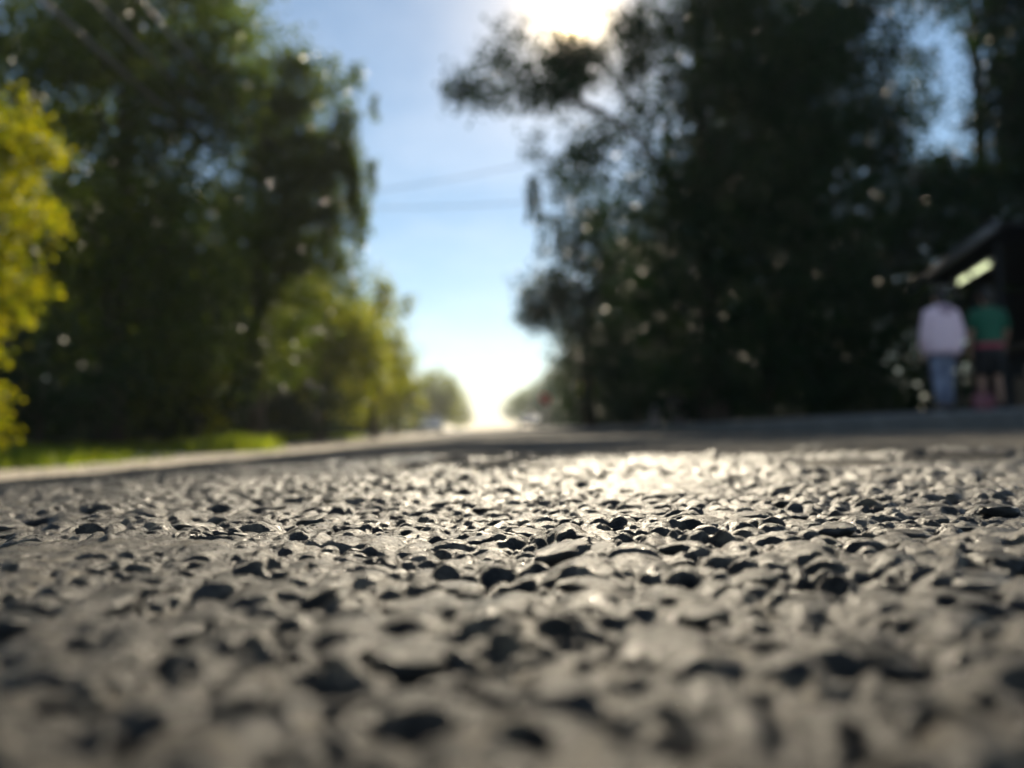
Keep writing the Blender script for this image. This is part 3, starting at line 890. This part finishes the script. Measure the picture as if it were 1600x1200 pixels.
# ------------------------------------------------------------------ poles, cables, signs
def pole(x, y, H, label):
    g = 'utility poles at the roadside'
    z0 = gz(-5.4 if x < 0 else 9.5, y) - (0 if x < 0 else .1)
    t = thing('utility_pole', label, 'utility pole', (x, y, z0), 0, g)
    MB().tube([(0, 0, -0.3), (0, 0, H * .5), (0, 0, H)], [.14, .125, .10], 12).build('shaft', M['pole_wood'], t, True)
    MB().box((0, -.12, H - .45), (1.5, .09, .11), bev=.01).build('crossarm', M['pole_wood'], t)
    for dx in (-.6, 0, .6):
        MB().tube([(dx, -.12, H - .40), (dx, -.12, H - .33), (dx, -.12, H - .27), (dx, -.12, H - .22)], [.022, .045, .03, .04], 8).build('insulator', M['head_glass'], t, True)


pole(-4.9, 24.6, 7.6, 'wooden utility pole hidden among the left roadside trees')
pole(5.6, 21.5, 8.6, 'wooden utility pole hidden among the right roadside trees')


def cable(a, b, sag, r, label, grp):
    a, b = Vector(a), Vector(b)
    P = []
    for i in range(25):
        t = i / 24
        p = a.lerp(b, t); p.z -= sag * 4 * t * (1 - t)
        P.append(p)
    o = MB().tube(P, r, 6).build('overhead_cable', M['cable'], None, True)
    tag(o, label, 'cable', grp)


GC = 'cables running along the left roadside'
cable((-4.9, -10, 6.4), (-4.9, 24.5, 7.1), 1.75, .034, 'lowest sagging overhead cable in front of the dark left trees', GC)
cable((-4.6, -10, 6.6), (-4.6, 24.5, 7.2), 1.60, .028, 'middle sagging overhead cable in front of the dark left trees', GC)
cable((-4.3, -10, 6.9), (-4.3, 24.5, 7.3), 1.45, .028, 'topmost sagging overhead cable in front of the dark left trees', GC)
GS = 'cables crossing the sky gap'
cable((-4.9, 24.6, 9.2 - 1.6), (5.6, 21.5, 8.6), .25, .012, 'upper thin cable crossing the sky between the trees', GS)
cable((-4.9, 24.6, 7.3), (5.6, 21.5, 6.9), .25, .012, 'lower thin cable crossing the sky between the trees', GS)

t = thing('road_sign', 'square yellow road sign on a post before the dark right trees', 'road sign', (3.98, 28.0, gz(9.5, 28) - .1))
MB().tube([(0, .03, -.2), (0, .03, 1.75)], .03, 10).build('post', M['galv'], t, True)
MB().box((0, 0, 1.42), (.55, .012, .58), bev=.004).build('board', M['sign_yellow'], t)
MB().box((0, .012, 1.42), (.30, .010, .05)).build('bracket', M['galv'], t)
t = thing('road_sign', 'small round red road sign far off at the right roadside', 'road sign', (4.05, 46.0, gz(9.5, 46) - .12))
MB().tube([(0, .03, -.2), (0, .03, 2.1)], .03, 10).build('post', M['galv'], t, True)
MB().tube([(0, 0, 1.72), (0, .012, 1.72)], .32, 24).build('board', M['sign_red'], t)

# two pale rocks at the foot of the dark trees
for (x, y, s, tilt, lab) in [(3.95, 16.9, (.12, .14, .24), .15, 'smaller pale rock at the foot of the dark right trees'), (4.42, 16.8, (.21, .2, .38), -.28, 'larger leaning pale rock at the foot of the dark right trees')]:
    bm = bmesh.new()
    bmesh.ops.create_icosphere(bm, subdivisions=4, radius=1.0)
    for q in bm.verts:
        n = q.co.normalized()
        q.co = n * (1 + .25 * mn.noise(n * 1.2 + Vector((x, y, 0))) + .10 * mn.noise(n * 3 + Vector((y, x, 3))) + .03 * mn.noise(n * 9))
    bmesh.ops.scale(bm, vec=s, verts=bm.verts)
    bmesh.ops.rotate(bm, cent=(0, 0, 0), matrix=Matrix.Rotation(tilt, 3, 'Y'), verts=bm.verts)
    m = bpy.data.meshes.new('rock'); bm.to_mesh(m); bm.free()
    o = link('rock', m, M['rock'], smooth=True)
    o.location = (x, y, float(pave_z(np.array([x]), np.array([y]))[0]) + s[2] * .72)
    tag(o, lab, 'rock', 'pale rocks on the pavement')

# ------------------------------------------------------------------ kiosk
KX, KY, KA = 8.0, 10.9, R(-18)           # front corner and the way the front runs (local +Y along the front)
zk = float(pave_z(np.array([8.2]), np.array([12.5]))[0])
kiosk = thing('kiosk', 'dark roadside kiosk with a pale sloping eave at the right edge', 'kiosk', (KX, KY, zk), KA)
LEN, DEP, HT = 4.6, 2.2, 2.45
for i in range(9):
    if 2 <= i <= 5:
        continue
    MB().box((.62, .26 + i * .51, 1.2), (.04, .50, 2.4), bev=.006).build('wall_board', M['wall'], kiosk)
MB().box((.63, 2.04, .48), (.04, 2.0, .96), bev=.006).build('counter_front', M['wall'], kiosk)
MB().box((.55, 2.04, .99), (.40, 2.1, .05), bev=.01).build('counter_top', M['wood'], kiosk)
MB().box((2.22, LEN / 2, 1.2), (.05, LEN, 2.4)).build('back_wall', M['wall'], kiosk)
MB().box((1.41, .03, 1.2), (1.56, .05, 2.4)).build('side_wall', M['wall'], kiosk)
MB().box((1.41, LEN - .03, 1.2), (1.56, .05, 2.4)).build('side_wall', M['wall'], kiosk)
MB().box((1.0, LEN / 2, 2.58), (2.6, LEN + .5, .05), rot=Matrix.Rotation(R(4), 3, 'Y'), bev=.008).build('roof', M['dark_metal'], kiosk)
fa = MB()
fa.box((-.32, LEN / 2, 2.66), (.035, LEN + .54, .20), bev=.006)
fo = fa.build('fascia', M['roof_metal'], kiosk)
MB().tube([(-.37, -.2, 2.60), (-.37, LEN + .2, 2.58)], .05, 10).build('gutter', M['galv'], kiosk, True)
for yy in (.1, LEN / 2, LEN - .1):
    MB().box((-.2, yy, 1.22), (.07, .07, 2.5), bev=.008).build('post', M['dark_metal'], kiosk)
for k2 in range(3):
    MB().box((1.95, 2.04, 1.1 + .42 * k2), (.42, 2.6, .03)).build('shelf', M['wood'], kiosk)
for (a, b, lab) in [(1.15, 2.10, 'lit tube lamp under the kiosk eave, nearer of the two'), (2.25, 3.20, 'lit tube lamp under the kiosk eave, farther of the two')]:
    c = Matrix.Rotation(KA, 3, 'Z') @ Vector((.02, (a + b) / 2, 2.36))
    lt = thing('tube_lamp', lab, 'lamp', (KX + c.x, KY + c.y, zk + 2.36), KA, 'tube lamps under the kiosk eave')
    MB().box((0, 0, .055), (.10, b - a, .05), bev=.008).build('housing', M['housing'], lt)
    MB().tube([(0, -(b - a) / 2 + .03, 0), (0, (b - a) / 2 - .03, 0)], .034, 12).build('tube', M['tube'], lt, True)
    for s in (-1, 1):
        MB().box((0, s * ((b - a) / 2 - .012), .01), (.05, .022, .07)).build('end_cap', M['housing'], lt)


# ------------------------------------------------------------------ people
def skin_obj(name, verts, edges, radii, mat, parent=None, root=0, sub=2):
    me_ = bpy.data.meshes.new(name)
    me_.from_pydata([tuple(v) for v in verts], edges, [])
    ob = bpy.data.objects.new(name, me_)
    COL.objects.link(ob)
    sk = ob.modifiers.new('skin', 'SKIN')
    sk.branch_smoothing = 0.6
    sk.use_smooth_shade = True
    d = me_.skin_vertices[0].data
    for i, r in enumerate(radii):
        d[i].radius = r if isinstance(r, (tuple, list)) else (r, r)
        d[i].use_root = (i == root)
    ss = ob.modifiers.new('subsurf', 'SUBSURF')
    ss.levels = ss.render_levels = sub
    dg = bpy.context.evaluated_depsgraph_get()
    nm = bpy.data.meshes.new_from_object(ob.evaluated_get(dg))
    nm.name = name
    bpy.data.objects.remove(ob)
    o = link(name, nm, mat, parent, smooth=True)
    return o


def join_meshes(o, others):
    bm = bmesh.new()
    bm.from_mesh(o.data)
    for q in others:
        bm.from_mesh(q.data)
    bm.to_mesh(o.data)
    bm.free()
    for q in others:
        bpy.data.objects.remove(q)
    o.data.polygons.foreach_set('use_smooth', np.ones(len(o.data.polygons), dtype=bool))


def person(label, loc, rz, H, stride, cloth, armbend):
    """figure facing local +Y, feet at z = 0"""
    t = thing('person', label, 'person', loc, rz, 'people walking on the pavement')
    s = H / 1.70
    V, E, RAD = [], [], []

    def add(p, r, prev=None):
        V.append(Vector(p) * s); RAD.append(tuple(q * s for q in r) if isinstance(r, tuple) else r * s)
        if prev is not None:
            E.append((prev, len(V) - 1))
        return len(V) - 1
    pel = add((0, 0, .92), (.155, .11))
    wa = add((0, .01, 1.08), (.135, .095), pel)
    ch = add((0, .0, 1.26), (.155, .105), wa)
    up = add((0, -.01, 1.38), (.12, .085), ch)
    nk = add((0, .0, 1.46), (.055, .055), up)
    h0 = add((0, .02, 1.53), (.068, .078), nk)
    h1 = add((0, .02, 1.60), (.078, .092), h0)
    h2 = add((0, .015, 1.665), (.058, .070), h1)
    legs, arms = {}, {}
    for sd in (-1, 1):
        st = stride * sd
        hp = add((.09 * sd, 0, .87), .085, pel)
        kn = add((.095 * sd, .10 * st + .02, .48), .056, hp)
        an = add((.095 * sd, .20 * st - .02, .09), .038, kn)
        he = add((.097 * sd, .20 * st + .03, .045), (.040, .034), an)
        to = add((.105 * sd, .20 * st + .17, .03), (.040, .022), he)
        legs[sd] = (V[hp].copy(), V[kn].copy(), V[an].copy(), V[to].copy())
        sh = add((.175 * sd, -.01, 1.36), .055, up)
        el = add((.245 * sd, -.03 - .05 * st, 1.09), .042, sh)
        wr = add((.235 * sd, armbend - .08 * st, .87), .027, el)
        pm = add((.232 * sd, armbend + .02 - .09 * st, .79), (.022, .040), wr)
        arms[sd] = (V[sh].copy(), V[el].copy(), V[wr].copy(), V[pm].copy())
    body = skin_obj('body', V, E, RAD, M['skin'], t, root=pel)
    extra = []
    for sd in (-1, 1):
        wr, pm = arms[sd][2], arms[sd][3]
        dn = (pm - wr).normalized()
        fw = Vector((0, 1, 0))
        for j, (o, L) in enumerate(((-.027, .062), (-.009, .074), (.009, .078), (.027, .068))):
            a = pm + fw * o * s - dn * .02 * s
            b = pm + fw * o * 1.15 * s + dn * (.03 + L * .3) * s
            c = b + (dn * .85 + Vector((-sd * .5, 0, 0))) * L * .40 * s
            d = c + (dn * .5 + Vector((-sd * .85, 0, 0))) * L * .30 * s
            extra.append(skin_obj('finger', [a, b, c, d], [(0, 1), (1, 2), (2, 3)], [.0095 * s, .0092 * s, .0085 * s, .007 * s], M['skin'], t, 0, 1))
        a = wr + dn * .03 * s + fw * .012 * s
        b = a + (fw * .9 + dn * .6) * .035 * s
        c = b + (fw * .5 + dn * .9 + Vector((-sd * .3, 0, 0))) * .032 * s
        extra.append(skin_obj('finger', [a, b, c], [(0, 1), (1, 2)], [.012 * s, .0105 * s, .008 * s], M['skin'], t, 0, 1))
    fx = MB()
    fx.ball(Vector((0, .118, 1.575)) * s, Vector((.014, .020, .022)) * s)            # nose
    fx.ball(Vector((0, .100, 1.525)) * s, Vector((.026, .012, .007)) * s)            # lips
    for sd in (-1, 1):
        fx.ball(Vector((.080 * sd, .005, 1.585)) * s, Vector((.012, .022, .034)) * s)  # ears
    extra.append(fx.build('face', M['skin'], t, True))
    join_meshes(body, extra)
    for sd in (-1, 1):
        MB().ball(Vector((.032 * sd, .094, 1.602)) * s, Vector((.014, .010, .009)) * s).build('eye', M['eye'], t, True)
    # hair cap
    hm = MB()
    hm.ball(Vector((0, -.004, 1.622)) * s, Vector((.094, .104, .092)) * s, 3)
    hm.ball(Vector((0, -.060, 1.545)) * s, Vector((.078, .050, .085)) * s, 3)
    hm.build('hair', M['hair'], t, True)
    cloth(t, s, legs, arms)
    return t


def ring(cx, cy_, z, rx, ry, n=24, pw=2.3):
    out = []
    for k in range(n):
        a = 2 * math.pi * k / n
        c, q = math.cos(a), math.sin(a)
        out.append(Vector((cx + rx * math.copysign(abs(c) ** (2 / pw), c), cy_ + ry * math.copysign(abs(q) ** (2 / pw), q), z)))
    return out


def sleeve(t, s, arm, r0, r1, mat, frac=1.0):
    sh, el, wr, pm = arm
    e = el if frac > .5 else sh.lerp(el, frac * 2)
    pts = [sh.lerp(Vector((0, 0, sh.z)), .25), sh, sh.lerp(el, .5), el] if frac > .5 else [sh.lerp(Vector((0, 0, sh.z)), .25), sh, e]
    if frac > .5:
        pts += [el.lerp(wr, .5), wr.lerp(pm, -.02)]
    n = len(pts)
    MB().tube(pts, [(r0 + (r1 - r0) * i / (n - 1)) * s for i in range(n)], 14).build('sleeve', mat, t, True)


def leg_cloth(t, s, leg, r, mat, upto=1.0, name='trouser_leg'):
    hp, kn, an, to = leg
    pts = [hp + Vector((0, 0, .06 * s)), hp.lerp(kn, .5), kn]
    rr = [r, r * .9, r * .78]
    if upto > .5:
        pts += [kn.lerp(an, .5), an + Vector((0, 0, .01 * s))]
        rr += [r * .74, r * .72]
    MB().tube(pts, [q * s for q in rr], 16).build(name, mat, t, True)


def shoes(t, s, legs, mat):
    for sd, (hp, kn, an, to) in legs.items():
        d = (to - an); d.z = 0; d.normalize()
        sh = MB()
        c = Vector((an.x, an.y, 0))
        rings = []
        for (u, w, h_) in ((-.07, .028, .05), (-.05, .040, .085), (.0, .043, .095), (.07, .047, .07), (.14, .048, .055), (.19, .036, .042), (.205, .018, .03)):
            p = c + d * u * s
            sidev = Vector((d.y, -d.x, 0))
            rings.append([p + sidev * w * s * math.cos(a) + Vector((0, 0, max(.0, h_ * s * (.5 + .5 * math.sin(a))))) for a in [2 * math.pi * k / 14 for k in range(14)]])
        sh.loft(rings)
        so_ = sh.build('shoe', mat, t, True)
        MB().loft([[q + Vector((0, 0, -.004)) for q in ring(c.x + d.x * .065 * s, c.y + d.y * .065 * s, z, .046 * s, .135 * s)] for z in (.004, .022)]).build('sole', M['white_rubber'], so_)


def pink_outfit(t, s, legs, arms):
    j = MB()
    prof = [(.80, .245, .165), (.84, .262, .180), (.95, .268, .185), (1.10, .262, .178), (1.24, .252, .168), (1.34, .225, .150), (1.41, .165, .122), (1.455, .105, .098), (1.475, .080, .085)]
    j.loft([[v * 1.0 for v in ring(0, 0, z * s, rx * s, ry * s)] for z, rx, ry in prof])
    jo = j.build('jacket', M['pink'], t, True)
    MB().ball(Vector((0, -.125, 1.395)) * s, Vector((.105, .055, .075)) * s, 3).build('hood', M['pink_dark'], jo, True)
    MB().loft([ring(0, 0, z * s, rx * s, ry * s) for z, rx, ry in ((.785, .240, .160), (.79, .252, .170), (.815, .254, .172), (.82, .246, .166))]).build('hem', M['pink_dark'], jo, True)
    for sd in (-1, 1):
        sleeve(t, s, arms[sd], .088, .060, M['pink'])
        leg_cloth(t, s, legs[sd], .098, M['jeans'])
    MB().loft([ring(0, 0, z * s, rx * s, ry * s) for z, rx, ry in ((.80, .165, .12), (.92, .185, .135), (1.0, .175, .125))]).build('waistband', M['jeans'], t, True)
    shoes(t, s, legs, M['black_cloth'])


def green_outfit(t, s, legs, arms):
    j = MB()
    prof = [(.93, .185, .135), (.96, .195, .140), (1.08, .180, .132), (1.22, .190, .135), (1.33, .190, .125), (1.40, .150, .105), (1.445, .085, .080)]
    j.loft([ring(0, 0, z * s, rx * s, ry * s) for z, rx, ry in prof])
    j.build('shirt', M['green'], t, True)
    MB().loft([ring(0, 0, z * s, rx * s, ry * s) for z, rx, ry in ((.855, .180, .132), (.87, .192, .141), (.915, .194, .143), (.93, .183, .133))]).build('belt_cloth', M['red_cloth'], t, True)
    MB().loft([ring(0, 0, z * s, rx * s, ry * s) for z, rx, ry in ((.70, .175, .125), (.80, .190, .138), (.865, .182, .134))]).build('shorts_seat', M['black_cloth'], t, True)
    for sd in (-1, 1):
        sleeve(t, s, arms[sd], .078, .068, M['green'], .45)
        leg_cloth(t, s, legs[sd], .108, M['black_cloth'], .4, 'shorts_leg')
    shoes(t, s, legs, M['black_cloth'])


def pz_at(x, y):
    return float(pave_z(np.array([x]), np.array([y]))[0])


person('person in a loose pale pink jacket and blue jeans seen from behind', (6.24, 10.0, pz_at(6.24, 10)), R(4), 1.66, .35, pink_outfit, .03)
person('person in a green top and dark shorts with bare calves, beside the one in pink', (6.92, 10.05, pz_at(6.92, 10.05)), R(-8), 1.64, -.25, green_outfit, .06)

# a pink bag on the pavement, a sack on a crate
bg_ = thing('bag', 'pink bag standing on the pavement between the two people', 'bag', (6.60, 9.75, pz_at(6.60, 9.75)), R(10))
MB().loft([ring(0, 0, z, rx, ry, 20, 3.2) for z, rx, ry in ((0, .14, .06), (.01, .155, .07), (.09, .165, .075), (.17, .155, .060), (.20, .145, .030))]).build('bag_body', M['bag_pink'], bg_, True)
for s in (-1, 1):
    MB().tube([(-.07, s * .028, .19), (-.055, s * .04, .27), (0, s * .045, .30), (.055, s * .04, .27), (.07, s * .028, .19)], .008, 8).build('strap', M['bag_pink'], bg_, True)
cz = pz_at(7.25, 9.5)
cr_ = thing('crate', 'slatted wooden crate at the right edge beside the person in green', 'crate', (7.25, 9.5, cz), R(6))
for k2 in range(3):
    for (c, sz) in (((0, -.19, .06 + .12 * k2), (.5, .016, .09)), ((0, .19, .06 + .12 * k2), (.5, .016, .09)), ((-.25, 0, .06 + .12 * k2), (.016, .36, .09)), ((.25, 0, .06 + .12 * k2), (.016, .36, .09))):
        MB().box(c, sz).build('slat', M['wood'], cr_)
for sx in (-1, 1):
    for sy in (-1, 1):
        MB().box((sx * .225, sy * .165, .19), (.034, .034, .38)).build('corner_post', M['wood'], cr_)
for k2 in range(4):
    MB().box((0, -.13 + .087 * k2, .388), (.5, .078, .014)).build('lid_board', M['wood'], cr_)
sk = thing('sack', 'beige cloth sack lying on the wooden crate at the right edge', 'sack', (7.2, 9.5, cz + .395), R(12))
MB().loft([ring(.02 * math.sin(z * 9), 0, z, rx, ry, 20, 2.6) for z, rx, ry in ((0, .12, .09), (.02, .155, .12), (.10, .165, .13), (.18, .13, .10), (.225, .05, .045), (.25, .035, .03), (.285, .06, .05))]).build('sack_body', M['sack'], sk, True)
MB().tube([(.045 * math.cos(a), .04 * math.sin(a), .24) for a in [2 * math.pi * k / 12 for k in range(13)]], .008, 6).build('tie', M['wood'], sk, True)


# ------------------------------------------------------------------ distant cars
def car(label, loc, rz, paint):
    t = thing('parked_car', label, 'car', loc, rz, 'distant cars')
    prof = [(-2.05, .42, .62), (-1.98, .30, .86), (-1.35, .27, .95), (-.6, .26, .98), (1.25, .26, .98), (1.75, .27, .96), (2.0, .30, .86), (2.08, .42, .66)]
    b = MB()
    b.loft([[Vector((x, y, z)) for x, z in ((-.80, lo), (-.86, lo + .15), (-.86, hi - .18), (-.80, hi), (.80, hi), (.86, hi - .18), (.86, lo + .15), (.80, lo))] for y, lo, hi in prof])
    b.build('body', M[paint], t)
    c = MB()
    c.loft([[Vector((x, y, z)) for x, z in ((-w, .94), (-w * .96, zt - .05), (-w * .8, zt), (w * .8, zt), (w * .96, zt - .05), (w, .94))] for y, w, zt in ((-1.05, .74, .99), (-.45, .72, 1.40), (.9, .72, 1.44), (1.65, .72, 1.0))])
    c.build('cabin', M[paint], t)
    MB().box((0, -.79, 1.17), (1.18, .02, .44), rot=None).build('windscreen', M['glass'], t).rotation_euler = (R(0), 0, 0)
    MB().box((0, 1.32, 1.18), (1.15, .02, .36)).build('rear_window', M['glass'], t)
    for s in (-1, 1):
        MB().box((s * .722, -.05, 1.2), (.02, .85, .30), bev=.004).build('side_window', M['glass'], t)
        MB().box((s * .722, .85, 1.2), (.02, .72, .30), bev=.004).build('side_window', M['glass'], t)
        MB().box((s * .62, -2.03, .70), (.30, .10, .14), bev=.02).build('headlight', M['head_glass'], t)
        MB().box((s * .64, 2.05, .75), (.26, .08, .15), bev=.02).build('taillight', M['tail_glass'], t)
        MB().box((s * .92, -.62, 1.02), (.16, .08, .11), bev=.02).build('mirror', M[paint], t)
        for y in (-1.3, 1.3):
            w = MB().tube([(s * .70, y, .31), (s * .88, y, .31)], .31, 20).build('wheel', M['tyre'], t)
            MB().tube([(s * .87, y, .31), (s * .89, y, .31)], .19, 16).build('rim', M['rim'], w)
    MB().box((0, -2.09, .45), (1.5, .08, .16), bev=.02).build('bumper', M[paint], t)
    MB().box((0, 2.10, .48), (1.5, .08, .16), bev=.02).build('bumper', M[paint], t)


car('silver car parked far off on the left shoulder', (-3.75, 62, float(road_z(np.array([-2.2]), np.array([62.]))[0]) - .01), R(4), 'car_silver')
car('blue car parked far off at the right kerb', (4.7, 70, pz_at(4.7, 70)), R(-3), 'car_blue')

# ------------------------------------------------------------------ haze: the bright morning air over the whole road
hz = MB().box((0, 300, 9.5), (860, 1260, 21.6)).build('haze', None, None, kind='stuff')
hm_ = bpy.data.materials.new('haze')
hm_.use_nodes = True
hnt = hm_.node_tree
hnt.nodes.remove(hnt.nodes['Principled BSDF'])
pv_ = hnt.nodes.new('ShaderNodeVolumePrincipled')
pv_.inputs['Color'].default_value = (0.92, 0.96, 1.0, 1)
pv_.inputs['Density'].default_value = 0.0007
pv_.inputs['Anisotropy'].default_value = 0.3
hnt.links.new(pv_.outputs[0], hnt.nodes['Material Output'].inputs['Volume'])
hz.data.materials.append(hm_)
tag(hz, 'thin bright haze filling the air along the road', None, None, 'stuff')
